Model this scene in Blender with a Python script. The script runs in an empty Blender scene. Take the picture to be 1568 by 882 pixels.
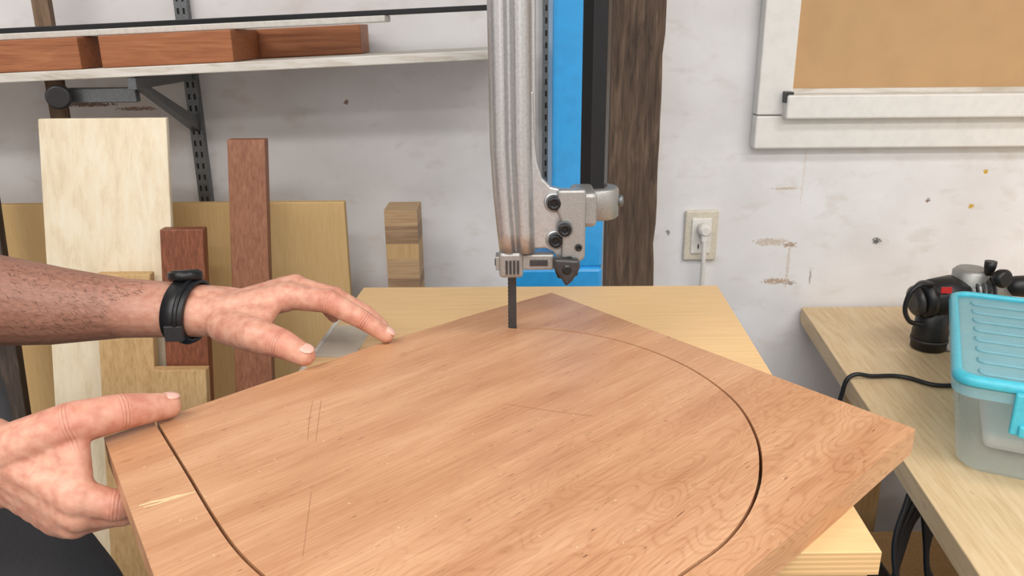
import bpy, bmesh, math, random
from mathutils import Matrix, Vector, noise
random.seed(7)
scene=bpy.context.scene
COL=bpy.context.collection
try: scene.view_settings.view_transform='Standard'
except Exception: pass

def C(r,g,b,a=1.0):
    def f(v):
        v/=255.0
        return v/12.92 if v<=0.04045 else ((v+0.055)/1.055)**2.4
    return (f(r),f(g),f(b),a)

# ------------------------------------------------------------------ materials
def newmat(name,rough=0.5,metal=0.0):
    m=bpy.data.materials.new(name); m.use_nodes=True
    nt=m.node_tree; b=nt.nodes['Principled BSDF']
    b.inputs['Roughness'].default_value=rough; b.inputs['Metallic'].default_value=metal
    return m,nt,b
def N(nt,t,**kw):
    n=nt.nodes.new(t)
    for k,v in kw.items():
        if k in n.inputs: n.inputs[k].default_value=v
        else: setattr(n,k,v)
    return n
def coords(nt,scale=(1,1,1),rotz=0.0,rot=None):
    tc=N(nt,'ShaderNodeTexCoord')
    mp=N(nt,'ShaderNodeMapping'); mp.inputs['Rotation'].default_value=rot if rot else (0,0,rotz)
    nt.links.new(tc.outputs['Object'],mp.inputs[0])
    mp2=N(nt,'ShaderNodeMapping'); mp2.inputs['Scale'].default_value=scale
    nt.links.new(mp.outputs[0],mp2.inputs[0])
    return mp.outputs[0],mp2.outputs[0]
def ramp(nt,src,stops):
    r=N(nt,'ShaderNodeValToRGB'); e=r.color_ramp.elements
    while len(e)<len(stops): e.new(0.5)
    for i,(p,c) in enumerate(stops):
        e[i].position=p; e[i].color=c if len(c)==4 else (*c,1)
    nt.links.new(src,r.inputs[0]); return r.outputs[0]
def mix(nt,fac,a,b,mode='MIX'):
    m=N(nt,'ShaderNodeMix'); m.data_type='RGBA'; m.blend_type=mode
    for sock,v in ((m.inputs[0],fac),(m.inputs[6],a),(m.inputs[7],b)):
        if isinstance(v,bpy.types.NodeSocket): nt.links.new(v,sock)
        else: sock.default_value=v
    return m.outputs[2]
def bump(nt,b,h,strength=0.2,dist=0.001):
    bn=N(nt,'ShaderNodeBump'); bn.inputs['Strength'].default_value=strength; bn.inputs['Distance'].default_value=dist
    nt.links.new(h,bn.inputs['Height']); nt.links.new(bn.outputs[0],b.inputs['Normal'])
def math_n(nt,op,a,b=None):
    m=N(nt,'ShaderNodeMath'); m.operation=op
    for i,v in enumerate((a,b)):
        if v is None: continue
        if isinstance(v,bpy.types.NodeSocket): nt.links.new(v,m.inputs[i])
        else: m.inputs[i].default_value=v
    return m.outputs[0]
def simple(name,col,rough=0.5,metal=0.0,var=0.12,scale=30.0,bs=0.1,bd=0.0005):
    m,nt,b=newmat(name,rough,metal)
    _,v=coords(nt,(scale,)*3)
    n=N(nt,'ShaderNodeTexNoise'); n.inputs['Detail'].default_value=5; nt.links.new(v,n.inputs[0])
    dark=tuple(x*(1-var*2) for x in col[:3])+(1,); lite=tuple(min(1,x*(1+var)) for x in col[:3])+(1,)
    c=ramp(nt,n.outputs[0],[(0.3,dark),(0.55,col),(0.8,lite)])
    nt.links.new(c,b.inputs['Base Color'])
    if bs: bump(nt,b,n.outputs[0],bs,bd)
    return m
def wood(name,c_dark,c_mid,c_light,axis='z',fine=60,rough=0.5,streak=0.0,rotz=0.0,fig=0.6):
    m,nt,b=newmat(name,rough)
    s={'z':(fine,fine,1.6),'x':(1.6,fine,fine),'y':(fine,1.6,fine)}[axis]
    s2={'z':(9,9,1.2),'x':(1.2,9,9),'y':(9,1.2,9)}[axis]
    raw,v=coords(nt,s,rotz)
    mp=N(nt,'ShaderNodeMapping'); mp.inputs['Scale'].default_value=s2; nt.links.new(raw,mp.inputs[0])
    n1=N(nt,'ShaderNodeTexNoise'); n1.inputs['Detail'].default_value=6; n1.inputs['Roughness'].default_value=.65; nt.links.new(v,n1.inputs[0])
    n2=N(nt,'ShaderNodeTexNoise'); n2.inputs['Detail'].default_value=3; n2.inputs['Distortion'].default_value=1.0; nt.links.new(mp.outputs[0],n2.inputs[0])
    mult=math_n(nt,'MULTIPLY',n2.outputs[0],22.0); sn=math_n(nt,'SINE',mult); sn=math_n(nt,'MULTIPLY',sn,0.10*fig)
    a=math_n(nt,'ADD',n1.outputs[0],sn)
    h=math_n(nt,'MULTIPLY',math_n(nt,'SUBTRACT',n2.outputs[0],0.5),0.5*min(1,fig+.3))
    a=math_n(nt,'ADD',a,h)
    c=ramp(nt,a,[(0.25,c_dark),(0.5,c_mid),(0.75,c_light)])
    if streak>0:
        mp3=N(nt,'ShaderNodeMapping'); mp3.inputs['Scale'].default_value=tuple(x*(0.9 if x>5 else 3.5) for x in s); mp3.inputs['Location'].default_value=(3.3,1.7,5.1); nt.links.new(raw,mp3.inputs[0])
        n3=N(nt,'ShaderNodeTexNoise'); n3.inputs['Detail'].default_value=2; nt.links.new(mp3.outputs[0],n3.inputs[0])
        k=ramp(nt,n3.outputs[0],[(0.70,(0,0,0)),(0.76,(1,1,1))])
        k2=math_n(nt,'MULTIPLY',k,streak)
        c=mix(nt,k2,c,tuple(x*0.35 for x in c_dark[:3])+(1,))
    nt.links.new(c,b.inputs['Base Color'])
    bump(nt,b,n1.outputs[0],0.12,0.0006)
    return m
def plyedge(name,base,dark,period=0.0035,axis='Z'):
    m,nt,b=newmat(name,0.5)
    tc=N(nt,'ShaderNodeTexCoord'); sp=N(nt,'ShaderNodeSeparateXYZ'); nt.links.new(tc.outputs['Object'],sp.inputs[0])
    geo=N(nt,'ShaderNodeNewGeometry'); sn=N(nt,'ShaderNodeSeparateXYZ'); nt.links.new(geo.outputs['Normal'],sn.inputs[0])
    s=math_n(nt,'SINE',math_n(nt,'MULTIPLY',sp.outputs[axis],2*math.pi/period))
    c1=ramp(nt,s,[(0.0,dark),(0.35,base)])
    _,v=coords(nt,(2,34,34)); n=N(nt,'ShaderNodeTexNoise'); n.inputs['Detail'].default_value=5; nt.links.new(v,n.inputs[0])
    c2=ramp(nt,n.outputs[0],[(0.3,tuple(x*.88 for x in base[:3])+(1,)),(0.7,base)])
    up=math_n(nt,'GREATER_THAN',math_n(nt,'ABSOLUTE',sn.outputs[axis]),0.7)
    nt.links.new(mix(nt,up,c1,c2),b.inputs['Base Color']); return m

def cherry():
    m,nt,b=newmat('cherry_board_wood',0.36)
    raw,v=coords(nt,(2.6,95,95),math.radians(-43.6))
    n1=N(nt,'ShaderNodeTexNoise'); n1.inputs['Detail'].default_value=8; n1.inputs['Roughness'].default_value=.72; nt.links.new(v,n1.inputs[0])
    mp=N(nt,'ShaderNodeMapping'); mp.inputs['Scale'].default_value=(2.4,7,7); mp.inputs['Location'].default_value=(1.3,0.4,0); nt.links.new(raw,mp.inputs[0])
    n2=N(nt,'ShaderNodeTexNoise'); n2.inputs['Detail'].default_value=1.0; n2.inputs['Distortion'].default_value=.2; nt.links.new(mp.outputs[0],n2.inputs[0])
    ring=math_n(nt,'SINE',math_n(nt,'MULTIPLY',n2.outputs[0],90.0))
    ring=math_n(nt,'POWER',math_n(nt,'ADD',math_n(nt,'MULTIPLY',ring,.5),.5),4.0)
    sp=N(nt,'ShaderNodeSeparateXYZ'); nt.links.new(raw,sp.inputs[0])
    mr=N(nt,'ShaderNodeMapRange'); nt.links.new(sp.outputs['Y'],mr.inputs[0])
    mr.inputs['From Min'].default_value=0.48; mr.inputs['From Max'].default_value=0.26; mr.inputs['To Min'].default_value=-0.012; mr.inputs['To Max'].default_value=-0.11
    ring=math_n(nt,'MULTIPLY',ring,mr.outputs[0])
    a=math_n(nt,'ADD',math_n(nt,'ADD',math_n(nt,'MULTIPLY',n1.outputs[0],.65),.22),ring)
    mp4=N(nt,'ShaderNodeMapping'); mp4.inputs['Scale'].default_value=(1.2,6,6); nt.links.new(raw,mp4.inputs[0])
    n4=N(nt,'ShaderNodeTexNoise'); n4.inputs['Detail'].default_value=3; nt.links.new(mp4.outputs[0],n4.inputs[0])
    a=math_n(nt,'ADD',a,math_n(nt,'MULTIPLY',math_n(nt,'SUBTRACT',n4.outputs[0],.5),.55))
    c=ramp(nt,a,[(0.20,C(144,96,62)),(0.42,C(174,124,88)),(0.60,C(192,145,108)),(0.85,C(212,171,136))])
    mp3=N(nt,'ShaderNodeMapping'); mp3.inputs['Scale'].default_value=(14,120,10); mp3.inputs['Location'].default_value=(2.2,7.1,0); nt.links.new(raw,mp3.inputs[0])
    n3=N(nt,'ShaderNodeTexNoise'); n3.inputs['Detail'].default_value=2; nt.links.new(mp3.outputs[0],n3.inputs[0])
    k=ramp(nt,n3.outputs[0],[(0.69,(0,0,0)),(0.75,(1,1,1))])
    c=mix(nt,math_n(nt,'MULTIPLY',k,.75),c,C(84,46,28))
    vo=N(nt,'ShaderNodeTexVoronoi'); vo.inputs['Scale'].default_value=110; vo.inputs['Randomness'].default_value=1; nt.links.new(raw,vo.inputs[0])
    sc=N(nt,'ShaderNodeSeparateColor'); nt.links.new(vo.outputs['Color'],sc.inputs[0])
    k=math_n(nt,'MULTIPLY',math_n(nt,'LESS_THAN',vo.outputs['Distance'],.09),math_n(nt,'GREATER_THAN',sc.outputs[0],.82))
    c=mix(nt,math_n(nt,'MULTIPLY',k,.5),c,C(232,204,172))
    nt.links.new(c,b.inputs['Base Color'])
    bump(nt,b,n1.outputs[0],.08,.0004)
    return m

def wallmat():
    m,nt,b=newmat('painted_wall_white',0.6)
    raw,v=coords(nt,(1,1,1))
    def nz(s,d,ds=0,loc=(0,0,0)):
        mp=N(nt,'ShaderNodeMapping'); mp.inputs['Scale'].default_value=s; mp.inputs['Location'].default_value=loc; nt.links.new(raw,mp.inputs[0])
        n=N(nt,'ShaderNodeTexNoise'); n.inputs['Detail'].default_value=d; n.inputs['Distortion'].default_value=ds; nt.links.new(mp.outputs[0],n.inputs[0]); return n.outputs[0]
    big=nz((1.3,1.3,1.8),3)
    c=ramp(nt,big,[(0.3,C(224,221,220)),(0.6,C(233,231,231)),(0.8,C(238,237,238))])
    dirt=nz((3.5,3.5,6),5,.3,(4,2,1))
    c=mix(nt,ramp(nt,dirt,[(0.56,(0,0,0)),(0.78,(.38,.38,.38))]),c,C(200,188,172))
    sp=N(nt,'ShaderNodeSeparateXYZ'); nt.links.new(raw,sp.inputs[0])
    edge=nz((30,30,40),4)
    def spot(c,x,z,rx,rz,col,amt=.8):
        dx=math_n(nt,'POWER',math_n(nt,'ABSOLUTE',math_n(nt,'DIVIDE',math_n(nt,'SUBTRACT',sp.outputs['X'],x),rx)),2.0)
        dz=math_n(nt,'POWER',math_n(nt,'ABSOLUTE',math_n(nt,'DIVIDE',math_n(nt,'SUBTRACT',sp.outputs['Z'],z),rz)),2.0)
        d=math_n(nt,'ADD',math_n(nt,'ADD',dx,dz),math_n(nt,'MULTIPLY',math_n(nt,'SUBTRACT',edge,.5),3.5))
        k=ramp(nt,d,[(0.3,(amt,)*3),(1.0,(0,0,0))])
        return mix(nt,k,c,col)
    for s in [(.60,.885,.045,.010,C(190,166,134),.6),(.645,.878,.018,.008,C(160,126,90),.75),(.62,.79,.035,.008,C(175,140,100),.75),(.655,.785,.014,.006,C(140,110,80),.7),
              (.845,.885,.012,.008,C(70,68,68),.9),(.70,.80,.003,.02,C(130,115,100),.6),(1.07,1.045,.006,.006,C(205,165,50),1),(1.05,.965,.008,.006,C(205,165,70),1),
              (.62,1.01,.035,.003,C(188,160,128),.6),(.95,.98,.006,.006,C(120,80,60),.9),(.36,.91,.006,.007,C(120,110,100),.8),(.66,1.04,.003,.08,C(214,202,188),.5),(.645,.83,.004,.06,C(206,190,172),.6),
              (-.93,1.21,.08,.006,C(110,76,52),.9),(-.82,1.20,.05,.005,C(130,92,66),.8),(-.36,1.21,.006,.006,C(120,90,70),.9),(.92,.70,.05,.02,C(170,140,110),.7),(1.2,.95,.02,.02,C(190,165,135),.6)]:
        c=spot(c,*s)
    nt.links.new(c,b.inputs['Base Color'])
    bump(nt,b,nz((9,9,9),5),.18,.003)
    return m

def skin(name,arm=False,joints=()):
    m,nt,b=newmat(name,0.5)
    raw,v=coords(nt,(22,22,22))
    n=N(nt,'ShaderNodeTexNoise'); n.inputs['Detail'].default_value=3; nt.links.new(v,n.inputs[0])
    c=ramp(nt,n.outputs[0],[(0.3,C(186,126,105)),(0.5,C(201,146,123)),(0.72,C(209,160,137))])
    if arm:
        sp=N(nt,'ShaderNodeSeparateXYZ'); nt.links.new(raw,sp.inputs[0])
        mr=N(nt,'ShaderNodeMapRange'); nt.links.new(sp.outputs['X'],mr.inputs[0])
        mr.inputs['From Min'].default_value=-.36; mr.inputs['From Max'].default_value=-.46; mr.inputs['To Min'].default_value=0; mr.inputs['To Max'].default_value=.85
        mp=N(nt,'ShaderNodeMapping'); mp.inputs['Scale'].default_value=(30,90,90); nt.links.new(raw,mp.inputs[0])
        n5=N(nt,'ShaderNodeTexNoise'); n5.inputs['Detail'].default_value=4; nt.links.new(mp.outputs[0],n5.inputs[0])
        c2=ramp(nt,n5.outputs[0],[(0.3,C(122,84,68)),(0.7,C(158,112,92))])
        c=mix(nt,mr.outputs[0],c,c2)
    n2=N(nt,'ShaderNodeTexVoronoi'); n2.inputs['Scale'].default_value=520; nt.links.new(raw,n2.inputs[0])
    n3=N(nt,'ShaderNodeTexNoise'); n3.inputs['Scale'].default_value=140; n3.inputs['Detail'].default_value=5; nt.links.new(raw,n3.inputs[0])
    h=math_n(nt,'ADD',math_n(nt,'MULTIPLY',n2.outputs[0],.3),n3.outputs[0])
    # knuckle creases: fine folds across each finger joint, and slightly redder skin
    for (j,ax,rad) in joints:
        s=N(nt,'ShaderNodeVectorMath'); s.operation='SUBTRACT'; nt.links.new(raw,s.inputs[0]); s.inputs[1].default_value=j
        L=N(nt,'ShaderNodeVectorMath'); L.operation='LENGTH'; nt.links.new(s.outputs[0],L.inputs[0])
        D=N(nt,'ShaderNodeVectorMath'); D.operation='DOT_PRODUCT'; nt.links.new(s.outputs[0],D.inputs[0]); D.inputs[1].default_value=ax
        mk=N(nt,'ShaderNodeMapRange'); nt.links.new(L.outputs['Value'],mk.inputs[0]); mk.inputs['From Min'].default_value=rad*1.65; mk.inputs['From Max'].default_value=rad*1.0; mk.interpolation_type='SMOOTHSTEP'
        nar=N(nt,'ShaderNodeMapRange'); nt.links.new(math_n(nt,'ABSOLUTE',D.outputs['Value']),nar.inputs[0]); nar.inputs['From Min'].default_value=.0058; nar.inputs['From Max'].default_value=.002
        msk=math_n(nt,'MULTIPLY',mk.outputs[0],nar.outputs[0])
        wob=math_n(nt,'ADD',math_n(nt,'MULTIPLY',D.outputs['Value'],2*math.pi/.0030),math_n(nt,'MULTIPLY',n3.outputs[0],4.0))
        ln=math_n(nt,'POWER',math_n(nt,'ADD',math_n(nt,'MULTIPLY',math_n(nt,'COSINE',wob),.5),.5),3.0)
        ln=math_n(nt,'MULTIPLY',ln,msk)
        h=math_n(nt,'SUBTRACT',h,math_n(nt,'MULTIPLY',ln,1.8))
        c=mix(nt,math_n(nt,'MULTIPLY',mk.outputs[0],.30),c,C(194,116,96))
        c=mix(nt,math_n(nt,'MULTIPLY',ln,.45),c,C(134,78,62))
    nt.links.new(c,b.inputs['Base Color'])
    b.inputs['Subsurface Weight'].default_value=.10; b.inputs['Subsurface Radius'].default_value=(1,.35,.2); b.inputs['Subsurface Scale'].default_value=.004
    bump(nt,b,h,.25,.0009)
    return m

# hand skeletons (world metres)
W=(-.338,.868,1.058)
FL=[[(-.252,.860,1.077),(-.204,.845,1.076),(-.166,.845,1.053),(-.143,.847,1.0345)],
    [(-.250,.882,1.081),(-.203,.872,1.072),(-.168,.872,1.052),(-.152,.873,1.036)],
    [(-.260,.903,1.074),(-.218,.898,1.066),(-.188,.896,1.050),(-.174,.894,1.036)],
    [(-.276,.919,1.064),(-.244,.920,1.056),(-.226,.918,1.044),(-.216,.915,1.032)]]
TL=[(-.318,.838,1.050),(-.275,.804,1.052),(-.244,.790,1.048),(-.219,.781,1.0385)]
W2=(-.450,.617,1.008)
FR=[[(-.362,.584,.994),(-.334,.586,.985),(-.310,.602,.981),(-.293,.618,.986)],
    [(-.366,.585,.979),(-.338,.600,.969),(-.317,.620,.968),(-.304,.636,.978)],
    [(-.376,.592,.966),(-.350,.614,.958),(-.332,.634,.959),(-.320,.650,.968)],
    [(-.388,.602,.958),(-.367,.624,.950),(-.352,.642,.952),(-.342,.656,.958)]]
TR=[(-.425,.608,1.028),(-.372,.611,1.049),(-.342,.635,1.0475),(-.315,.664,1.0385)]
def J(f,i,r):
    a=Vector(f[i-1]); b_=Vector(f[i]); c_=Vector(f[i+1]); return (f[i],tuple((c_-a).normalized()),r)
jl=[J(FL[0],1,.0130),J(FL[0],2,.0105),J(TL,2,.0155),J(FL[1],1,.011)]
jr=[J(TR,2,.0160),J(FR[0],1,.012),J(TR,1,.018)]

M_cherry=cherry(); M_wall=wallmat(); M_skin=skin('skin_hand',False,jr); M_skin_arm=skin('skin_forearm',True,jl); M_face=skin('skin_face')
M_ply=plyedge('plywood_top',C(226,188,136),C(206,168,118),.0042)
M_plypale=wood('pale_plywood',C(222,202,168),C(238,222,192),C(243,232,208),'z',10,.55,fig=.35)
M_mdf=wood('mdf_tan',C(208,170,112),C(218,181,124),C(224,190,136),'z',90,.7,fig=.05)
M_red=wood('padauk_red_board',C(96,50,28),C(130,72,44),C(156,94,62),'z',45,.5,fig=.3)
M_plank=wood('mahogany_plank',C(120,74,50),C(146,94,66),C(164,112,82),'z',45,.5,streak=.3,fig=.25)
M_tan=wood('pine_board',C(184,144,94),C(206,168,116),C(218,184,136),'z',40,.6,fig=.35)
M_lumber=wood('sapele_beam',C(138,80,46),C(168,104,64),C(186,124,82),'x',45,.5,fig=.4)
M_post=wood('aged_timber_post',C(58,44,34),C(92,73,58),C(118,97,80),'z',22,.75,streak=.4)
M_darkw=wood('dark_board',C(52,44,38),C(72,60,52),C(92,80,70),'z',25,.7)
M_batten=wood('brown_batten',C(92,72,54),C(122,98,76),C(144,120,96),'z',30,.7)
M_bench=wood('bench_top_wood',C(200,168,124),C(218,190,148),C(226,203,164),'y',30,.5,streak=.25,rotz=math.radians(5),fig=.4)
M_shelf=wood('shelf_board_worn_white',C(190,178,160),C(222,216,206),C(230,226,218),'x',10,.6)
M_trim=simple('trim_white_paint',C(232,229,223),.45,0,.03,9,.08,.001)
M_paper=simple('kraft_paper_panel',C(196,158,112),.7,0,.03,3,.05)
M_alu=simple('brushed_cast_aluminium',C(190,190,190),.36,.8,.07,60,.2,.0005)
M_alu2=simple('cast_zinc',C(160,159,156),.45,.65,.10,140,.3,.0005)
M_steel=simple('galvanised_steel',C(120,124,126),.4,.7,.15,50,.1)
M_dsteel=simple('blade_steel',C(66,65,66),.4,.5,.1,80,.1)
M_black=simple('black_oxide_bar',C(30,30,32),.35,.3,.1,60,.1)
M_plastic=simple('black_plastic',C(22,22,24),.42,0,.1,60,.15)
M_blue=simple('blue_machine_enamel',C(46,150,214),.3,0,.04,14,.05)
M_iron=simple('cast_iron_table',C(120,118,114),.4,.7,.1,40,.1)
M_white_pl=simple('white_plastic',C(232,228,220),.4,0,.04,20,.05)
M_plate=simple('outlet_plate_cream',C(216,207,188),.5,0,.06,30,.05)
M_dark=simple('slot_dark',C(20,19,18),.8,0,.1,20,0)
M_floor=simple('concrete_floor',C(112,104,96),.8,0,.15,5,.3,.003)
M_ceil=simple('ceiling_paint',C(222,220,214),.8,0,.04,5,.1)
M_shirt=simple('grey_shirt_fabric',C(98,100,104),.9,0,.15,300,.5,.001)
M_trouser=simple('dark_trousers_fabric',C(66,66,69),.9,0,.2,260,.5,.001)
M_hair=simple('brown_hair',C(52,36,26),.6,0,.2,200,.4)
M_nail=simple('fingernail',C(218,172,156),.28,0,.03,60,0)
M_turq=simple('turquoise_plastic',C(74,188,208),.35,0,.05,20,.05)
M_strip=simple('white_strip',C(216,212,203),.5,0,.06,20,.05)
M_scratch=simple('pale_gouge',C(228,190,146),.6,0,.1,200,.2)
M_pencil=simple('pencil_line',C(160,114,82),.7,0,.1,200,0)
M_red_lbl=simple('red_label',C(190,40,40),.5,0,.05,20,0)
M_eye=simple('eye_white',C(230,225,220),.3,0,.02,20,0)
def translucent(name,col,tr):
    m,nt,b=newmat(name,.25); b.inputs['Base Color'].default_value=col
    _,v=coords(nt,(12,12,12)); n=N(nt,'ShaderNodeTexNoise'); nt.links.new(v,n.inputs[0])
    nt.links.new(ramp(nt,n.outputs[0],[(.3,tuple(x*.9 for x in col[:3])+(1,)),(.7,col)]),b.inputs['Base Color'])
    t=N(nt,'ShaderNodeBsdfTransparent'); mx=N(nt,'ShaderNodeMixShader'); mx.inputs[0].default_value=tr
    tl=N(nt,'ShaderNodeBsdfTranslucent'); tl.inputs[0].default_value=col
    m2=N(nt,'ShaderNodeMixShader'); m2.inputs[0].default_value=.45
    nt.links.new(b.outputs[0],m2.inputs[1]); nt.links.new(tl.outputs[0],m2.inputs[2])
    out=nt.nodes['Material Output']; nt.links.new(m2.outputs[0],mx.inputs[1]); nt.links.new(t.outputs[0],mx.inputs[2]); nt.links.new(mx.outputs[0],out.inputs[0])
    return m
M_clear=translucent('clear_milky_plastic',C(232,242,246),.62)
M_clearT=translucent('turquoise_clear_lid',C(178,228,238),.30)

# ------------------------------------------------------------------ mesh helpers
def obj_from_bm(name,bm,mats,smooth=False,parent=None):
    me=bpy.data.meshes.new(name); bmesh.ops.recalc_face_normals(bm,faces=bm.faces[:]); bm.to_mesh(me); bm.free()
    o=bpy.data.objects.new(name,me); COL.objects.link(o)
    for m in (mats if isinstance(mats,(list,tuple)) else [mats]): me.materials.append(m)
    if smooth:
        for p in me.polygons: p.use_smooth=True
    if parent: o.parent=parent
    return o
def empty(name):
    e=bpy.data.objects.new(name,None); COL.objects.link(e); e.empty_display_size=.05; return e
def add_bevel(o,w=.002,seg=2):
    m=o.modifiers.new('bevel','BEVEL'); m.width=w; m.segments=seg; m.limit_method='ANGLE'; m.angle_limit=math.radians(35); return o
def bm_box(bm,x0,x1,y0,y1,z0,z1,mi=0):
    vs=[bm.verts.new(p) for p in [(x0,y0,z0),(x1,y0,z0),(x1,y1,z0),(x0,y1,z0),(x0,y0,z1),(x1,y0,z1),(x1,y1,z1),(x0,y1,z1)]]
    for f in [(0,3,2,1),(4,5,6,7),(0,1,5,4),(1,2,6,5),(2,3,7,6),(3,0,4,7)]:
        fc=bm.faces.new([vs[i] for i in f]); fc.material_index=mi
    return vs
def box(name,x0,x1,y0,y1,z0,z1,mat,parent=None,bev=.002):
    bm=bmesh.new(); bm_box(bm,x0,x1,y0,y1,z0,z1); o=obj_from_bm(name,bm,mat,parent=parent)
    if bev: add_bevel(o,bev)
    return o
def prism(name,poly,z0,z1,mat,parent=None,bev=.001,axis='z'):
    bm=bmesh.new()
    f3=(lambda p,h:(p[0],p[1],h)) if axis=='z' else (lambda p,h:(p[0],h,p[1]))
    a=[bm.verts.new(f3(p,z0)) for p in poly]; b=[bm.verts.new(f3(p,z1)) for p in poly]
    n=len(poly); bm.faces.new(a); bm.faces.new(b[::-1])
    for i in range(n): bm.faces.new([a[i],b[i],b[(i+1)%n],a[(i+1)%n]])
    o=obj_from_bm(name,bm,mat,parent=parent)
    if bev: add_bevel(o,bev)
    return o
def frame(ax):
    ax=ax.normalized(); u=ax.orthogonal().normalized(); w=ax.cross(u); return ax,u,w
def lathe(name,p,d,prof,mat,parent=None,n=32,smooth=True,bev=0):
    bm=bmesh.new(); p=Vector(p); ax,u,w=frame(Vector(d)); rings=[]
    for h,r in prof:
        rings.append([bm.verts.new(p+ax*h+(u*math.cos(2*math.pi*i/n)+w*math.sin(2*math.pi*i/n))*max(r,1e-5)) for i in range(n)])
    for a,b in zip(rings,rings[1:]):
        for i in range(n): bm.faces.new([a[i],a[(i+1)%n],b[(i+1)%n],b[i]])
    bm.faces.new(rings[0][::-1]); bm.faces.new(rings[-1])
    o=obj_from_bm(name,bm,mat,parent=parent)
    if smooth and n>8:
        for pl in o.data.polygons: pl.use_smooth=len(pl.vertices)==4
    if bev: add_bevel(o,bev)
    return o
def tube(name,pts,r,mat,parent=None,cyc=False):
    cu=bpy.data.curves.new(name,'CURVE'); cu.dimensions='3D'; cu.bevel_depth=r; cu.bevel_resolution=4; cu.resolution_u=10; cu.use_fill_caps=True
    s=cu.splines.new('BEZIER'); s.bezier_points.add(len(pts)-1)
    for b,q in zip(s.bezier_points,pts): b.co=q; b.handle_left_type=b.handle_right_type='AUTO'
    s.use_cyclic_u=cyc
    o=bpy.data.objects.new(name,cu); COL.objects.link(o); cu.materials.append(mat)
    if parent: o.parent=parent
    return o
def catmull(pts,k=6,closed=False):
    out=[]; n=len(pts); V=[Vector(p) for p in pts]
    rng=range(n if closed else n-1)
    for i in rng:
        g=(lambda j:V[j%n]) if closed else (lambda j:V[max(0,min(n-1,j))])
        a,b,c,d=g(i-1),g(i),g(i+1),g(i+2)
        for s in range(k):
            t=s/k
            out.append(.5*((2*b)+(c-a)*t+(2*a-5*b+4*c-d)*t*t+(-a+3*b-3*c+d)*t*t*t))
    if not closed: out.append(V[-1])
    return out
def capsule(bm,p0,r0,p1,r1,n=20):
    p0=Vector(p0); p1=Vector(p1); d=p1-p0
    if d.length<1e-6: d=Vector((0,0,1e-4))
    ax,u,w=frame(d); rings=[]
    for k in range(1,6):
        t=-math.pi/2+k*math.pi/2/5; rings.append((p0+ax*r0*math.sin(t),r0*math.cos(t)))
    for k in range(0,5):
        t=k*math.pi/2/5; rings.append((p1+ax*r1*math.sin(t),r1*math.cos(t)))
    R=[[bm.verts.new(c+(u*math.cos(2*math.pi*i/n)+w*math.sin(2*math.pi*i/n))*r) for i in range(n)] for c,r in rings]
    for a,b in zip(R,R[1:]):
        for i in range(n): bm.faces.new([a[i],a[(i+1)%n],b[(i+1)%n],b[i]])
    s=bm.verts.new(p0-ax*r0); e=bm.verts.new(p1+ax*r1)
    for i in range(n):
        bm.faces.new([s,R[0][(i+1)%n],R[0][i]]); bm.faces.new([e,R[-1][i],R[-1][(i+1)%n]])
def chain(bm,pts,rs):
    for a,b,c,d in zip(pts,rs,pts[1:],rs[1:]): capsule(bm,a,b,c,d)
def ellipsoid(bm,c,r,rot=None,seg=24):
    m=Matrix.Translation(c)@(rot.to_4x4() if rot else Matrix.Identity(4))@Matrix.Diagonal((*r,1))
    bmesh.ops.create_uvsphere(bm,u_segments=seg,v_segments=seg//2,radius=1,matrix=m)
def organic(name,bm,mat,vox,it=6,parent=None,fac=.5):
    o=obj_from_bm(name,bm,mat,parent=parent)
    r=o.modifiers.new('remesh','REMESH'); r.mode='VOXEL'; r.voxel_size=vox; r.use_smooth_shade=True
    s=o.modifiers.new('smooth','SMOOTH'); s.factor=fac; s.iterations=it
    return o

# ------------------------------------------------------------------ room
box('floor',-2.6,2.6,-2.6,1.9,-.1,0,M_floor,bev=0)
box('ceiling',-2.6,2.6,-2.6,1.9,2.7,2.8,M_ceil,bev=0)
box('wall_back',-2.6,2.6,1.8,1.9,0,2.7,M_wall,bev=0)
box('wall_left',-2.6,-2.5,-2.6,1.8,0,2.7,M_wall,bev=0)
box('wall_right',2.5,2.6,-2.6,1.8,0,2.7,M_wall,bev=0)
box('wall_front',-2.5,2.5,-2.6,-2.5,0,2.7,M_wall,bev=0)

w=empty('window_1')
box('paper_panel',.60,1.70,1.786,1.797,1.2,2.25,M_paper,w,0)
box('casing_side',.532,.606,1.765,1.799,1.178,2.3,M_trim,w,.003)
box('casing_side_far',1.70,1.775,1.765,1.799,1.178,2.3,M_trim,w,.003)
box('casing_top',.532,1.775,1.765,1.799,2.3,2.37,M_trim,w,.003)
box('apron',.532,1.775,1.765,1.799,1.105,1.176,M_trim,w,.004)
box('sill',.586,1.72,1.735,1.786,1.172,1.222,M_trim,w,.004)
box('stop_strip',.606,1.70,1.775,1.787,1.222,1.232,M_shelf,w,.001)
box('catch',.584,.600,1.740,1.765,1.205,1.228,M_dsteel,w,.001)
bm=bmesh.new()
K=60
rows=[]
for k in range(K+1):
    z=2.7*k/K
    j1=.008*noise.noise(Vector((0,0,z*6)))+.003*noise.noise(Vector((0,3,z*25))); j2=.005*noise.noise(Vector((5,0,z*6)))
    rows.append([bm.verts.new(p) for p in [(.213+j2*.5,1.74,z),(.320+j1,1.74,z),(.322+j1,1.799,z),(.213+j2*.5,1.799,z)]])
for a,b in zip(rows,rows[1:]):
    for i in range(4): bm.faces.new([a[i],a[(i+1)%4],b[(i+1)%4],b[i]])
bm.faces.new(rows[0]); bm.faces.new(rows[-1][::-1])
obj_from_bm('timber_post',bm,M_post)

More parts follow.
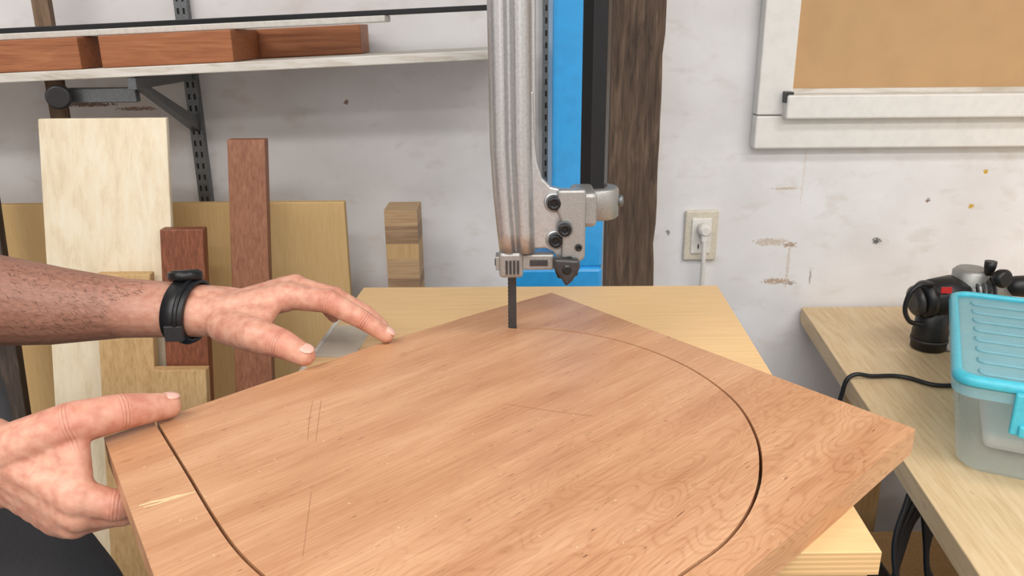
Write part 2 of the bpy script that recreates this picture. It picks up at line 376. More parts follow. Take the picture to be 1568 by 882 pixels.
o=empty('wall_outlet')
box('plate',.397,.473,1.789,1.7995,.845,.963,M_plate,o,.004)
box('face',.412,.458,1.785,1.790,.862,.946,M_white_pl,o,.003)
for zz in (.925,.880):
    for dx in (-.006,.006): box('slot',.435+dx-.0012,.435+dx+.0012,1.7835,1.7855,zz-.005,zz+.005,M_dark,o,0)
lathe('screw',(.435,1.786,.9025),(0,-1,0),[(0,.003),(.001,.003)],M_steel,o)
pl=empty('power_plug')
lathe('body',(.4375,1.7835,.922),(0,-1,0),[(0,.013),(.004,.0155),(.02,.0145),(.028,.009)],M_white_pl,pl)
box('grip',.430,.445,1.760,1.776,.895,.925,M_white_pl,pl,.003)
tube('cord',[(.4375,1.765,.90),(.438,1.765,.86),(.441,1.775,.78),(.445,1.78,.6),(.44,1.78,.3),(.43,1.76,.02)],.0055,M_white_pl,pl)

def rail(name,x,z0,z1):
    bm=bmesh.new(); bm_box(bm,x-.0135,x+.0135,1.780,1.799,z0,z1,0)
    z=z0+.02
    while z<z1-.02:
        for dx in (-.006,.006): bm_box(bm,x+dx-.002,x+dx+.002,1.7792,1.7802,z,z+.012,1)
        z+=.025
    return obj_from_bm(name,bm,[M_steel,M_dark])
rail('shelf_rail',-.688,.90,2.2); rail('shelf_rail.001',.083,1.0,2.2)
rail('shelf_rail.002',-1.5,.90,2.2)
bm=bmesh.new()
def shelfp(x,y,up): 
    zt=1.292+(x+.92)*(.033/.88)
    return (x,y,zt-(0 if up else .017))
vs=[bm.verts.new(shelfp(*q)) for q in [(-1.7,1.5,0),(.005,1.5,0),(.005,1.778,0),(-1.7,1.778,0),(-1.7,1.5,1),(.005,1.5,1),(.005,1.778,1),(-1.7,1.778,1)]]
for f in [(0,3,2,1),(4,5,6,7),(0,1,5,4),(1,2,6,5),(2,3,7,6),(3,0,4,7)]: bm.faces.new([vs[i] for i in f])
add_bevel(obj_from_bm('wall_shelf',bm,M_shelf),.002)
sz=lambda x: 1.292+(x+.92)*(.033/.88)
for nm,x in (('shelf_bracket',-.688),('shelf_bracket.001',-1.5)):
    b=empty(nm)
    top=sz(x)-.018
    box('arm',x-.008,x+.008,1.505,1.779,top-.022,top-.001,M_steel,b,.001)
    bm=bmesh.new()
    y0,z0,y1,z1=1.53,top-.02,1.779,top-.13
    vs=[bm.verts.new(p) for p in [(x-.009,y0,z0),(x+.009,y0,z0),(x+.009,y1,z1),(x-.009,y1,z1),(x-.009,y0+.03,z0),(x+.009,y0+.03,z0),(x+.009,y1,z1+.028),(x-.009,y1,z1+.028)]]
    for f in [(0,3,2,1),(4,5,6,7),(0,1,5,4),(1,2,6,5),(2,3,7,6),(3,0,4,7)]: bm.faces.new([vs[i] for i in f])
    obj_from_bm('strut',bm,M_steel,parent=b)
b=empty('clamp_fixture')
lathe('wheel',(-.835,1.53,1.248),(.3,-1,0),[(0,.018),(.003,.022),(.018,.022),(.021,.018)],M_dsteel,b)
box('arm',-.83,-.70,1.54,1.56,1.235,1.262,M_steel,b,.002)
def tilted(name,x0,x1,y0,y1,h0,h1,mat,off=0,bev=.002):
    bm=bmesh.new(); vs=bm_box(bm,x0,x1,y0,y1,0,1)
    for i,v in enumerate(vs): v.co.z=sz(v.co.x)+(h0 if i<4 else h1)+off
    return add_bevel(obj_from_bm(name,bm,mat),bev)
tilted('lumber_beam',-.735,-.497,1.502,1.66,.0005,.056,M_lumber)
tilted('lumber_beam.001',-1.25,-.772,1.502,1.66,.0005,.056,M_lumber)
tilted('lumber_beam.002',-.52,-.295,1.665,1.76,.0005,.056,M_lumber)
tilted('white_strip_board',-1.3,-.225,1.53,1.60,.0565,.068,M_strip)
tilted('black_metal_strip',-1.3,-.0,1.56,1.60,.0685,.078,M_black,bev=.001)

# ------------------------------------------------------------------ leaning stock
def lean(name,x0,x1,ztop,ytop,slope,th,mat,z0=.001,bev=.002,tilt=0.0):
    bm=bmesh.new(); vs=bm_box(bm,x0,x1,0,th,z0,ztop)
    for v in vs:
        v.co.y+=ytop-slope*(ztop-v.co.z)
        v.co.x+=tilt*(v.co.z-z0)
    return add_bevel(obj_from_bm(name,bm,mat),bev)
lean('mdf_panel',-1.25,-.338,1.030,1.60,.03,.018,M_mdf)
lean('plywood_sheet',-.842,-.613,1.215,1.455,.23,.012,M_plypale)
lean('padauk_board',-.623,-.546,1.028,1.385,.23,.022,M_red)
lean('mahogany_plank',-.508,-.440,1.176,1.45,.25,.022,M_plank)
lean('pine_board',-.735,-.638,.955,1.355,.23,.02,M_tan)
lean('pine_board.001',-.637,-.540,.795,1.30,.23,.02,M_tan)
lean('dark_board',-1.02,-.965,1.27,1.50,.10,.02,M_darkw)
lean('timber_batten',-.948,-.915,1.75,1.70,.03,.02,M_batten)
bm=bmesh.new(); z=0.0; k=0
random.seed(3)
while z<1.0:
    h=random.uniform(.022,.045); h=min(h,1.008-z); bm_box(bm,-.262,-.194,1.62,1.70,z,z+h,k%3); z+=h; k+=1
obj_from_bm('laminated_wood_block',bm,[M_tan,wood('walnut_lam',C(136,106,78),C(164,132,100),C(180,150,116),'x',40,.6),wood('oak_lam',C(174,140,102),C(194,160,120),C(204,174,136),'x',40,.6)])

# ------------------------------------------------------------------ bandsaw
bs=empty('bandsaw')
box('column',.064,.147,1.25,1.40,.99,1.95,M_blue,bs,.006)
box('lower_frame',.003,.147,1.245,1.40,.02,.992,M_blue,bs,.006)
box('lower_wheel_housing',-.28,.20,.80,1.2445,.12,.62,M_blue,bs,.03)
box('base_plinth',-.30,.22,.78,1.42,.0,.12,M_blue,bs,.01)
box('trunnion_support',-.08,.10,.86,1.12,.62,.93,M_iron,bs,.02)
box('upper_wheel_housing',-.26,.22,.98,1.42,1.80,2.30,M_blue,bs,.05)
box('guide_post_head',-.04,.13,.88,1.0,1.62,1.82,M_blue,bs,.01)
prism('iron_table',[(-.20,.70),(.16,.70),(.16,1.07),(-.20,1.07)],.945,.9785,M_iron,bs,.002)
prof=[(-.021,.884),(-.0225,.868),(-.020,.857),(-.014,.851),(-.007,.850),(-.003,.855),(.001,.855),(.005,.848),(.012,.846),(.018,.850),(.022,.858),(.0230,.866),(.026,.868),(.0275,.871),(.026,.874),(.020,.876),(.018,.884)]
cp=catmull([(a,b,0) for a,b in prof],4)
bm=bmesh.new(); lv=[]
for z,dx,sx in [(1.128,.006,.88),(1.15,.0045,.92),(1.19,.002,.97),(1.24,.0,1),(1.45,-.001,1),(1.80,-.002,1)]:
    lv.append([bm.verts.new((p.x*sx+dx,p.y,z)) for p in cp])
n=len(cp)
for a,b in zip(lv,lv[1:]):
    for i in range(n): 
        f=bm.faces.new([a[i],b[i],b[(i+1)%n],a[(i+1)%n]]); f.smooth=True
bm.faces.new(lv[0]); bm.faces.new(lv[-1][::-1])
obj_from_bm('blade_guard_channel',bm,M_alu,parent=bs)
arc=[(.024,1.30),(.0255,1.25),(.0285,1.225),(.034,1.208),(.043,1.199),(.055,1.196),(.077,1.196)]
pl_=[(.004,1.30)]+arc+[(.078,1.19),(.078,1.122),(.072,1.114),(.060,1.112),(.052,1.116),(.046,1.126),(.038,1.130),(.0,1.129)]
prism('guide_plate',pl_,.862,.874,M_alu,bs,.002,'y')
prism('guide_plate_rib',[(.050,1.197),(.081,1.197),(.081,1.120),(.066,1.109),(.055,1.113),(.055,1.16),(.050,1.172)],.854,.864,M_alu2,bs,.003,'y')
for bx,bz in ((.0465,1.182),(.0485,1.140)): lathe('casting_boss',(bx,.863,bz),(0,-1,0),[(0,.0115),(.003,.0108),(.004,.0095)],M_alu,bs,32)
def screw(x,z,r=.0068,y=.859,ln=.006):
    lathe('screw_head',(x,y,z),(0,-1,0),[(0,r),(ln*.8,r),(ln,r*.85),(ln,r*.5),(ln*.4,r*.45)],M_black,bs,24)
    lathe('screw_washer',(x,y+.001,z),(0,-1,0),[(0,r*1.25),(.002,r*1.25)],M_steel,bs,24)
screw(.0465,1.182,.0074); screw(.0485,1.140,.0074); screw(.0580,1.154,.0072,.853)
screw(.0735,1.133,.0036,.854,.003)
box('guide_link',.006,.047,.858,.872,1.106,1.124,M_alu2,bs,.002)
box('guide_link_slot',.020,.040,.8565,.859,1.111,1.118,M_dsteel,bs,.0005)
box('guide_block_holder',-.014,.0125,.853,.885,1.098,1.128,M_alu2,bs,.004)
for i in range(4): box('guide_block_rib',-.007+i*.0042,-.0045+i*.0042,.8515,.854,1.103,1.119,M_dsteel,bs,.0004)
lathe('guide_side_screw',(-.019,.868,1.113),(1,0,0),[(0,.004),(.004,.006),(.007,.006)],M_black,bs,16)
box('guide_side_lug',-.018,-.013,.858,.878,1.106,1.122,M_alu2,bs,.001)
lathe('thumb_knob',(.060,.862,1.110),(.05,-1,0),[(0,.005),(.004,.0135),(.012,.0145),(.016,.010),(.019,.004)],M_black,bs,7,False)
prism('knob_wing',[(.046,1.123),(.074,1.121),(.0755,1.112),(.067,1.097),(.060,1.090),(.054,1.100),(.046,1.113)],.844,.858,M_dsteel,bs,.003,'y')
hx=[(.0965+.0165*math.cos(math.radians(a+10)),.93+.0165*math.sin(math.radians(a+10))) for a in range(0,360,60)]
prism('hex_guide_post',hx,1.150,1.80,M_black,bs,.0008)
lathe('post_collar',(.1005,.93,1.150),(0,0,1),[(0,.0235),(.002,.0255),(.033,.0255),(.036,.0235)],M_alu2,bs,40)
box('collar_bridge',.068,.094,.862,.92,1.153,1.192,M_alu2,bs,.005)
lathe('collar_screw',(.1245,.93,1.169),(1,0,0),[(0,.007),(.006,.007),(.007,.005)],M_steel,bs,16)
z0,z1=.64,1.81; nn=int((z1-z0)/.0045)
pts=[]
for i in range(nn):
    z=z0+i*.0045; pts+= [(-.0050,z),(-.0044,z+.0008)]
pts.append((-.0050,z1))
poly=pts+[(.0050,z1),(.0050,z0)]
prism('saw_blade',poly,.8905,.8914,M_dsteel,bs,0,'y')

t=empty('plywood_saw_table')
q=[(-.219,1.129),(.302,1.124),(.267,.494),(-.252,.492)]
prism('top',q,.980,1.0,M_ply,t,.0008)
prism('sub_layer',[(.168,1.10),(.296,1.10),(.262,.500),(.168,.500)],.958,.9785,M_ply,t,.0008)
prism('sub_layer_front',[(-.245,.500),(.167,.500),(.167,.68),(-.245,.68)],.958,.9785,M_ply,t,.0008)
box('rail_side',.215,.235,.52,1.08,.88,.957,M_ply,t,.001)
prism('white_edge_band',[(-.2222,1.06),(-.2352,.80),(-.2402,.80),(-.2272,1.06)],.976,1.002,M_strip,t,.001)
prism('clear_plastic_strip',[(-.224,.965),(-.178,.955),(-.184,.862),(-.2315,.866)],1.0003,1.0035,M_clear,None,.0005)

# ------------------------------------------------------------------ cherry board with kerf
cb=empty('cherry_board')
outline=[(-.359,.63),(-.278,.713),(-.138,.857),(-.04,.945),(.053,1.022),(.354,.633),(-.086,.213)]
bd=prism('board',outline,1.0004,1.025,M_cherry,cb,0)
kp=[(-.352,.697),(-.32,.651),(-.2895,.6075),(-.259,.564),(-.218,.505),(-.189,.467),(-.160,.437),(-.12,.402),(-.06,.375),(0,.372),(.06,.394),(.109,.439),(.146,.473),(.176,.516),(.198,.566),(.211,.626),(.209,.697),(.181,.775),(.129,.840),(.065,.879),(-.003,.8908)]
path=catmull([(a,b,0) for a,b in kp],6)
bm=bmesh.new(); hw=.0013
top=[];
for i,p in enumerate(path):
    d=(path[min(i+1,len(path)-1)]-path[max(i-1,0)]).normalized(); nrm=Vector((-d.y,d.x,0))
    top.append([bm.verts.new((p+nrm*s*hw)+Vector((0,0,z))) for s,z in ((-1,.99),(1,.99),(1,1.035),(-1,1.035))])
for a,b in zip(top,top[1:]):
    for i in range(4): bm.faces.new([a[i],a[(i+1)%4],b[(i+1)%4],b[i]])
bm.faces.new(top[0]); bm.faces.new(top[-1][::-1])
cut=obj_from_bm('kerf_cutter',bm,M_cherry)
md=bd.modifiers.new('kerf','BOOLEAN'); md.object=cut; md.operation='DIFFERENCE'; md.solver='EXACT'
bpy.context.view_layer.update()
dg=bpy.context.evaluated_depsgraph_get()
newme=bpy.data.meshes.new_from_object(bd.evaluated_get(dg)); bd.modifiers.clear(); bd.data=newme
bpy.data.objects.remove(cut)
def mark(name,pts,w,mat):
    bm=bmesh.new(); V=[Vector((*p,1.0252)) for p in pts]; r=[]
    for i,p in enumerate(V):
        d=(V[min(i+1,len(V)-1)]-V[max(i-1,0)]).normalized(); nn=Vector((-d.y,d.x,0)); ww=w*(.4+.6*math.sin(math.pi*(i+.3)/(len(V)-.4)))
        r.append((bm.verts.new(p+nn*ww),bm.verts.new(p-nn*ww)))
    for a,b in zip(r,r[1:]): bm.faces.new([a[0],a[1],b[1],b[0]])
    return obj_from_bm(name,bm,mat,parent=cb)
mark('gouge_a',[(-.281,.523),(-.274,.528),(-.266,.531),(-.258,.536),(-.246,.541)],.0016,M_scratch)
mark('gouge_b',[(-.277,.521),(-.268,.526),(-.260,.532),(-.250,.538)],.0012,M_scratch)
mark('pencil_a',[(-.192,.70),(-.186,.66),(-.178,.62)],.00025,M_pencil)
mark('pencil_b',[(-.184,.70),(-.171,.62)],.00025,M_pencil)
mark('pencil_c',[(-.156,.54),(-.143,.46)],.00025,M_pencil)
mark('pencil_e',[(-.01,.69),(.04,.672),(.075,.662)],.00025,M_pencil)

# ------------------------------------------------------------------ right workbench
wb=empty('workbench')
prism('top',[(.684,1.79),(.563,.814),(.50,.30),(1.75,.30),(1.75,1.79)],.690,.728,M_bench,wb,.002)
box('apron_front',.56,1.70,.36,.38,.60,.689,M_tan,wb,.002)
for x,y in ((.60,.42),(1.62,.42),(.80,1.68),(1.62,1.68)): box('leg',x,x+.08,y,y+.08,.0,.689,M_tan,wb,.003)
box('lower_shelf',.70,1.66,.5,1.6,.22,.24,M_tan,wb,.002)
cr=empty('dark_toolbox'); box('body',.46,.69,1.15,1.5,.001,.36,M_plastic,cr,.01); box('lid',.455,.695,1.145,1.505,.361,.40,M_dsteel,cr,.008)
tube('handle',[(.53,1.3,.40),(.53,1.3,.44),(.63,1.3,.44),(.63,1.3,.40)],.006,M_plastic,cr)

sb=empty('storage_bin')
Mb=Matrix.Translation((.632,1.05,.7285))@Matrix.Rotation(math.radians(-27),4,'Z')
sb.matrix_world=Mb
def rrect(x0,x1,y0,y1,r,k=5):
    out=[]
    for cx,cy,a0 in ((x1-r,y0+r,-90),(x1-r,y1-r,0),(x0+r,y1-r,90),(x0+r,y0+r,180)):
        for i in range(k+1):
            a=math.radians(a0+90*i/k); out.append((cx+r*math.cos(a),cy+r*math.sin(a)))
    return out
def loft(name,levels,mat,parent,caps=(True,True),solid=0):
    bm=bmesh.new(); R=[[bm.verts.new((x,y,z)) for x,y in pl] for pl,z in levels]; n=len(R[0])
    for a,b in zip(R,R[1:]):
        for i in range(n): f=bm.faces.new([a[i],a[(i+1)%n],b[(i+1)%n],b[i]]); f.smooth=True
    if caps[0]: bm.faces.new(R[0][::-1])
    if caps[1]: bm.faces.new(R[-1])
    o=obj_from_bm(name,bm,mat,parent=parent)
    if solid: s=o.modifiers.new('s','SOLIDIFY'); s.thickness=solid
    return o
W_,D_=.30,.43
loft('tub',[(rrect(.03,W_-.03,.03,D_-.03,.03),0),(rrect(.022,W_-.022,.022,D_-.022,.03),.01),(rrect(.010,W_-.010,.010,D_-.010,.03),.122),(rrect(.004,W_-.004,.004,D_-.004,.03),.124),(rrect(.004,W_-.004,.004,D_-.004,.03),.134)],M_clear,sb,(True,False),0)
loft('lid_rim',[(rrect(-.002,W_+.002,-.002,D_+.002,.032),.144),(rrect(-.004,W_+.004,-.004,D_+.004,.034),.147),(rrect(-.002,W_+.002,-.002,D_+.002,.032),.157),(rrect(.003,W_-.003,.003,D_-.003,.03),.160),(rrect(.008,W_-.008,.008,D_-.008,.026),.160),(rrect(.010,W_-.010,.010,D_-.010,.024),.156),(rrect(.010,W_-.010,.010,D_-.010,.024),.148)],M_turq,sb,(False,False),.0015)
loft('lid_skirt',[(rrect(-.001,W_+.001,-.001,D_+.001,.032),.128),(rrect(-.001,W_+.001,-.001,D_+.001,.032),.1435)],M_clearT,sb,(False,False))
loft('lid_panel',[(rrect(.010,W_-.010,.010,D_-.010,.024),.149),(rrect(.010,W_-.010,.010,D_-.010,.024),.152)],M_clearT,sb)
for i in range(8):
    y=.045+i*.048
    loft('lid_rib',[(rrect(.030,W_-.030,y-.015,y+.015,.012),.1525),(rrect(.033,W_-.033,y-.012,y+.012,.010),.155)],M_clearT,sb)
def lbox(name,x0,x1,y0,y1,z0,z1,mat,bev=.003):
    return box(name,x0,x1,y0,y1,z0,z1,mat,sb,bev)
lbox('latch',.075,.225,-.016,-.004,.088,.150,M_turq); lbox('latch_grip',.085,.215,-.022,-.014,.088,.106,M_turq)
lbox('latch_far',.075,.225,D_+.004,D_+.016,.088,.150,M_turq)
lbox('content_block',.06,.18,.10,.26,.004,.03,M_white_pl,.01)

rt=empty('trim_router'); rt.scale=(.94,.94,.94); rt.location=(.86*.06+.024,1.54*.06,.7285*.06)
lathe('base_plate',(.90,1.55,.7285),(0,0,1),[(0,.06),(.008,.06)],M_alu2,rt)
for dx,dy in ((-.04,.0),(.04,.0)): lathe('base_column',(.90+dx,1.55+dy,.736),(0,0,1),[(0,.008),(.08,.008)],M_steel,rt,16)
lathe('motor_body',(.787,1.52,.843),(1,.12,.12),[(0,.022),(.004,.036),(.012,.0405),(.020,.0405),(.022,.038),(.026,.038),(.028,.041),(.075,.043),(.085,.036),(.10,.032)],M_plastic,rt)
lathe('motor_cap',(.783,1.519,.842),(-1,-.12,-.12),[(0,.034),(.006,.032),(.012,.022)],M_dsteel,rt)
lathe('motor_housing',(.828,1.53,.729),(0,0,1),[(0,.030),(.003,.036),(.04,.037),(.055,.034),(.10,.034)],M_plastic,rt)
lathe('housing_ring',(.828,1.53,.748),(0,0,1),[(0,.0385),(.006,.0385)],M_dsteel,rt)
lathe('gear_head',(.885,1.535,.855),(1,.1,.05),[(0,.034),(.02,.040),(.05,.040),(.07,.030),(.10,.026)],M_alu2,rt)
lathe('gear_head_collar',(.90,1.54,.79),(0,0,1),[(0,.03),(.06,.036),(.11,.036),(.118,.028)],M_alu2,rt)
for k in range(4): lathe('fin',(.892+k*.012,1.537,.855),(1,.1,.05),[(0,.044),(.004,.044)],M_dsteel,rt)
lathe('depth_knob',(.93,1.50,.900),(.15,-1,.1),[(0,.010),(.01,.018),(.022,.020),(.03,.014)],M_plastic,rt)
lathe('depth_knob_b',(.92,1.51,.921),(0,0,1),[(-.02,.008),(0,.012),(.01,.012)],M_plastic,rt,16)
lathe('handle',(.97,1.53,.870),(1,-.1,0),[(0,.014),(.02,.022),(.06,.025),(.09,.016)],M_plastic,rt)
box('label',.808,.83,1.478,1.4805,.872,.885,M_red_lbl,rt,0)
tube('strap_cord',[(.80,1.50,.885),(.765,1.49,.885),(.745,1.49,.85),(.755,1.49,.81),(.79,1.50,.795)],.005,M_plastic,rt)
pc=empty('power_cord')
tube('cable',[(.885,1.45,.733),(.84,1.36,.7335),(.78,1.34,.7335),(.73,1.38,.7335),(.675,1.38,.735),(.634,1.38,.735),(.622,1.38,.70),(.615,1.39,.55),(.600,1.42,.43),(.56,1.52,.02)],.0042,M_plastic,pc)

cbls=empty('cable_bundle')
for i in range(4):
    o_=i*.012
    tube('cable',[(.60+o_,1.06,.685),(.58+o_,1.04+o_,.60),(.60,1.02,.52-o_),(.64+o_,1.03,.48),(.645,1.06,.56),(.625+o_,1.07,.68)],.0045,M_plastic,cbls)

# ------------------------------------------------------------------ person
ps=empty('person')
def hand(bm,W,Wspread,fingers,radii,thumb,thr,web=.85,pr=.0160,webr=.006):
    W=Vector(W); sp=Vector(Wspread)
    F=[[Vector(p) for p in f] for f in fingers]
    base=[W+sp*k for k in (1.0,.35,-.35,-1.0)]
    for i,f in enumerate(F):
        capsule(bm,base[i],.0175,f[0],radii[i][0]*1.14)
        chain(bm,f,radii[i])
        capsule(bm,f[1],radii[i][1]*1.08,f[1]+Vector((0,0,.0003)),radii[i][1]*1.08)
        capsule(bm,f[3],radii[i][3]*1.03,f[3].lerp(f[2],.3),radii[i][3]*1.05)
    for a,b in zip(range(3),range(1,4)):
        for k in (.15,.3,.45,.6,.75,.88):
            pa=base[a].lerp(F[a][0],k); pb=base[b].lerp(F[b][0],k); capsule(bm,pa,pr,pb,pr)
        capsule(bm,F[a][0],radii[a][0]*1.02,F[b][0],radii[b][0]*1.02)
        capsule(bm,F[a][0].lerp(F[a][1],.3),radii[a][0]*.8,F[b][0].lerp(F[b][1],.3),radii[b][0]*.8)
    T=[Vector(p) for p in thumb]; chain(bm,T,thr)
    capsule(bm,W,.022,T[0],thr[0])
    n=10
    for i in range(n+1):
        k=web*i/n; r=.0165-webr*(i/n)
        capsule(bm,T[0].lerp(T[1],min(1,k*1.12)),r,base[0].lerp(F[0][0],min(1,k)),r)
def nail(tip,prev,r,dors,name,w=.0062,l=.0075):
    tip=Vector(tip); ax=(tip-Vector(prev)).normalized(); d=Vector(dors); d=(d-ax*d.dot(ax)).normalized(); s=ax.cross(d)
    rot=Matrix((ax,s,d)).transposed()
    bm=bmesh.new(); ellipsoid(bm,tip+d*(r*.79)+ax*(r*.10),(l,w,.0028),rot)
    return obj_from_bm(name,bm,M_nail,True,ps)

bm=bmesh.new()
RL=[[.0148,.0132,.0112,.0090],[.0135,.0112,.0092,.008],[.0125,.0100,.0088,.0078],[.0115,.0090,.0078,.007]]
hand(bm,W,(.0,-.015,.002),FL,RL,TL,[.021,.0190,.0160,.0122],.84)
AX=[(-.385,.870,1.059,.0295),(-.44,.867,1.062,.034),(-.52,.862,1.068,.045),(-.60,.860,1.077,.054),(-.68,.865,1.088,.052)]
chain(bm,[W]+[a[:3] for a in AX],[.0275]+[a[3] for a in AX])
chain(bm,[(-.325,.856,1.056),(-.44,.858,1.060)],[.0235,.029]); chain(bm,[(-.325,.880,1.058),(-.44,.878,1.064)],[.0235,.029])
chain(bm,[(-.68,.865,1.088),(-.73,.900,1.25),(-.76,.925,1.38)],[.050,.050,.056])
organic('left_arm',bm,M_skin_arm,.0016,7,ps)
nail(TL[3],TL[2],.0122,(.35,-.30,1),'left_thumb_nail',.0080,.0088)
nail(FL[0][3],FL[0][2],.0090,(.6,-.1,1),'left_index_nail')
bm=bmesh.new()
hand(bm,W2,(.004,-.004,.016),FR,[[.0150,.0125,.0098,.0085],[.0145,.0115,.0095,.0085],[.0135,.0105,.009,.008],[.0125,.0095,.008,.0072]],TR,[.022,.0190,.0162,.0120],1.0,.017,.005)
chain(bm,[W2,(-.52,.604,1.020),(-.60,.580,1.048),(-.70,.548,1.09)],[.031,.034,.042,.048])
chain(bm,[(-.452,.617,1.026),(-.53,.602,1.036)],[.024,.026]); chain(bm,[(-.452,.617,.990),(-.53,.602,1.006)],[.024,.026])
chain(bm,[(-.70,.548,1.09),(-.74,.55,1.23),(-.76,.575,1.38)],[.048,.050,.056])
organic('right_arm',bm,M_skin,.0016,7,ps)
nail(TR[3],TR[2],.0120,(-.1,-.15,1),'right_thumb_nail',.0082,.0092)
bm=bmesh.new()
chain(bm,[(-.72,.72,.93),(-.725,.71,1.10),(-.76,.69,1.28)],[.125,.115,.115]); chain(bm,[(-.72,.82,.93),(-.725,.81,1.10),(-.76,.81,1.28)],[.13,.118,.115])
chain(bm,[(-.77,.60,1.40),(-.77,.75,1.44),(-.77,.90,1.40)],[.075,.085,.075])
chain(bm,[(-.76,.585,1.39),(-.745,.560,1.27)],[.078,.068]); chain(bm,[(-.76,.915,1.39),(-.735,.90,1.27)],[.078,.068])
chain(bm,[(-.77,.75,1.44),(-.755,.75,1.50)],[.08,.062])
organic('shirt',bm,M_shirt,.008,8,ps)
bm=bmesh.new()
chain(bm,[(-.74,.69,.90),(-.74,.81,.90)],[.118,.118])
chain(bm,[(-.72,.84,.88),(-.605,.86,.64),(-.595,.87,.50),(-.66,.87,.28),(-.71,.87,.10)],[.108,.098,.078,.065,.058])
chain(bm,[(-.75,.66,.88),(-.78,.65,.50),(-.83,.65,.10)],[.105,.075,.058])
organic('trousers',bm,M_trouser,.008,8,ps)
bm=bmesh.new()
for x,y in ((-.71,.87),(-.83,.65)):
    chain(bm,[(x-.05,y,.045),(x+.06,y,.045),(x+.16,y,.036)],[.043,.043,.034])
organic('shoes',bm,M_plastic,.006,4,ps)
bm=bmesh.new()
chain(bm,[(-.765,.75,1.46),(-.725,.75,1.58)],[.058,.055])
ellipsoid(bm,Vector((-.705,.75,1.685)),(.095,.075,.100)); ellipsoid(bm,Vector((-.675,.75,1.625)),(.065,.058,.075))
chain(bm,[(-.615,.75,1.675),(-.592,.75,1.640)],[.010,.015])
for s in (-1,1):
    ellipsoid(bm,Vector((-.715,.75+s*.077,1.665)),(.018,.008,.030))
    capsule(bm,(-.618,.75+s*.018,1.70),.010,(-.625,.75+s*.045,1.698),.009)
capsule(bm,(-.608,.735,1.606),.009,(-.608,.765,1.606),.009); capsule(bm,(-.612,.735,1.594),.009,(-.612,.765,1.594),.009); 
organic('head',bm,M_face,.004,3,ps)
bm=bmesh.new()
for s in (-1,1): ellipsoid(bm,Vector((-.620,.75+s*.031,1.680)),(.011,.012,.009))
obj_from_bm('eyes',bm,M_eye,True,ps)
bm=bmesh.new()
ellipsoid(bm,Vector((-.722,.75,1.712)),(.098,.083,.088)); 
organic('hair',bm,M_hair,.005,2,ps)
cu=bpy.data.curves.new('forearm_hair','CURVE'); cu.dimensions='3D'; cu.bevel_depth=.00012; cu.bevel_resolution=0
random.seed(11)
for i in range(420):
    t=random.random()*2.4; k=int(t); f=t-k; a=AX[k+0]; b_=AX[k+1]
    if k==0 and f<.55: continue
    c=Vector([a[j]+(b_[j]-a[j])*f for j in range(3)]); r=a[3]+(b_[3]-a[3])*f
    th=random.uniform(-.4,1.5)
    dr=Vector((0,-math.cos(th),math.sin(th)))
    tg=Vector((0,math.sin(th),math.cos(th)))
    s=cu.splines.new('POLY'); s.points.add(3)
    dd=(Vector((1,0,0))*random.uniform(.3,1)-tg*random.uniform(-.2,.9)).normalized()
    ln=random.uniform(.005,.010)
    for q in range(4):
        p=c+dr*(r-.0015+.0018*math.sin(q/3*2.6))+dd*ln*q/3
        s.points[q].co=(*p,1)
oh=bpy.data.objects.new('forearm_hair',cu); COL.objects.link(oh); cu.materials.append(M_hair); oh.parent=ps

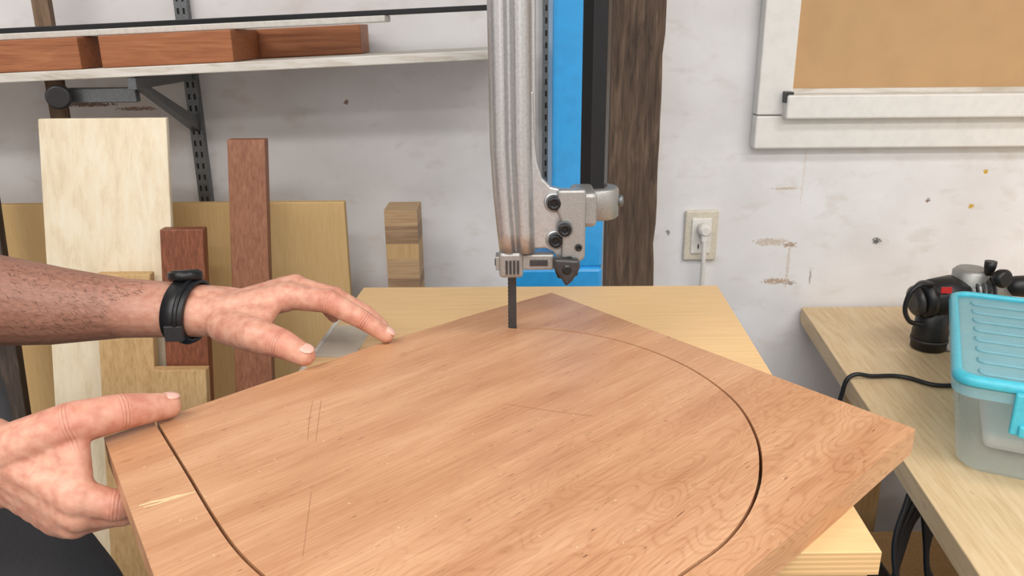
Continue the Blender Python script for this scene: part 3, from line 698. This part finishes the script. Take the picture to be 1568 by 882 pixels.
ww=empty('wristwatch')
axw=Vector((1,-.06,-.06)).normalized(); cW=Vector((-.372,.869,1.0585))
def band(name,r,width,th,mat,c,ax,sy=1.12):
    bm=bmesh.new(); u=Vector((0,1,0)); u=(u-ax*u.dot(ax)).normalized(); v=ax.cross(u); n=64; R=[]
    for h,rr in ((-width/2,r),(-width/2+.001,r+th),(width/2-.001,r+th),(width/2,r)):
        R.append([bm.verts.new(c+ax*h+u*math.cos(2*math.pi*i/n)*rr*sy+v*math.sin(2*math.pi*i/n)*rr) for i in range(n)])
    for a,b in zip(R,R[1:]+R[:1]):
        for i in range(n): bm.faces.new([a[i],a[(i+1)%n],b[(i+1)%n],b[i]])
    return obj_from_bm(name,bm,mat,True,ww)
band('strap',.0312,.026,.0038,M_plastic,cW,axw,1.27); band('strap_keeper',.0345,.006,.003,M_black,cW+axw*.005,axw,1.25)
lathe('case',cW+Vector((-.002,.010,.0325)),(-.05,.25,1),[(0,.017),(.003,.019),(.009,.019),(.011,.016)],M_black,ww,32)
lathe('dial',cW+Vector((-.0025,.013,.0433)),(-.05,.25,1),[(0,.015),(.0008,.015)],M_dsteel,ww,32)
box('buckle',-.382,-.362,.822,.829,1.038,1.056,M_dsteel,ww,.001)

# ------------------------------------------------------------------ lights
def fluoro(name,x,y,e,rz=0,sx=1.3,sy=.35):
    l=bpy.data.lights.new(name+'_lamp','AREA'); l.shape='RECTANGLE'; l.size=sx; l.size_y=sy; l.energy=e; l.color=(1,.987,.97)
    g=empty(name); o=bpy.data.objects.new('tube_light',l); COL.objects.link(o); o.location=(x,y,2.60); o.rotation_euler=(0,0,rz); o.parent=g
    h=box('housing',x-sx/2,x+sx/2,y-sy/2,y+sy/2,2.62,2.69,M_trim,g,.005)
fluoro('ceiling_light',-1.2,.3,18); fluoro('ceiling_light.001',1.2,.3,18); fluoro('ceiling_light.002',0,-.9,27); fluoro('ceiling_light.003',1.6,-.9,24); fluoro('ceiling_light.004',-1.6,-.9,24); fluoro('ceiling_light.005',0,-2.0,27)
wd=bpy.data.worlds.new('world'); scene.world=wd; wd.use_nodes=True
wd.node_tree.nodes['Background'].inputs[0].default_value=(.9,.92,1,1); wd.node_tree.nodes['Background'].inputs[1].default_value=.4

# ------------------------------------------------------------------ camera
cam=bpy.data.cameras.new('camera'); co=bpy.data.objects.new('camera',cam); COL.objects.link(co)
co.matrix_world=Matrix.Translation((0,0,1.365))@Matrix.Rotation(math.radians(90-18.05),4,'X')@Matrix.Rotation(math.radians(-0.5),4,'Z')
cam.sensor_width=36; cam.lens=36*1230/1568; cam.clip_start=.02; cam.clip_end=50
scene.camera=co
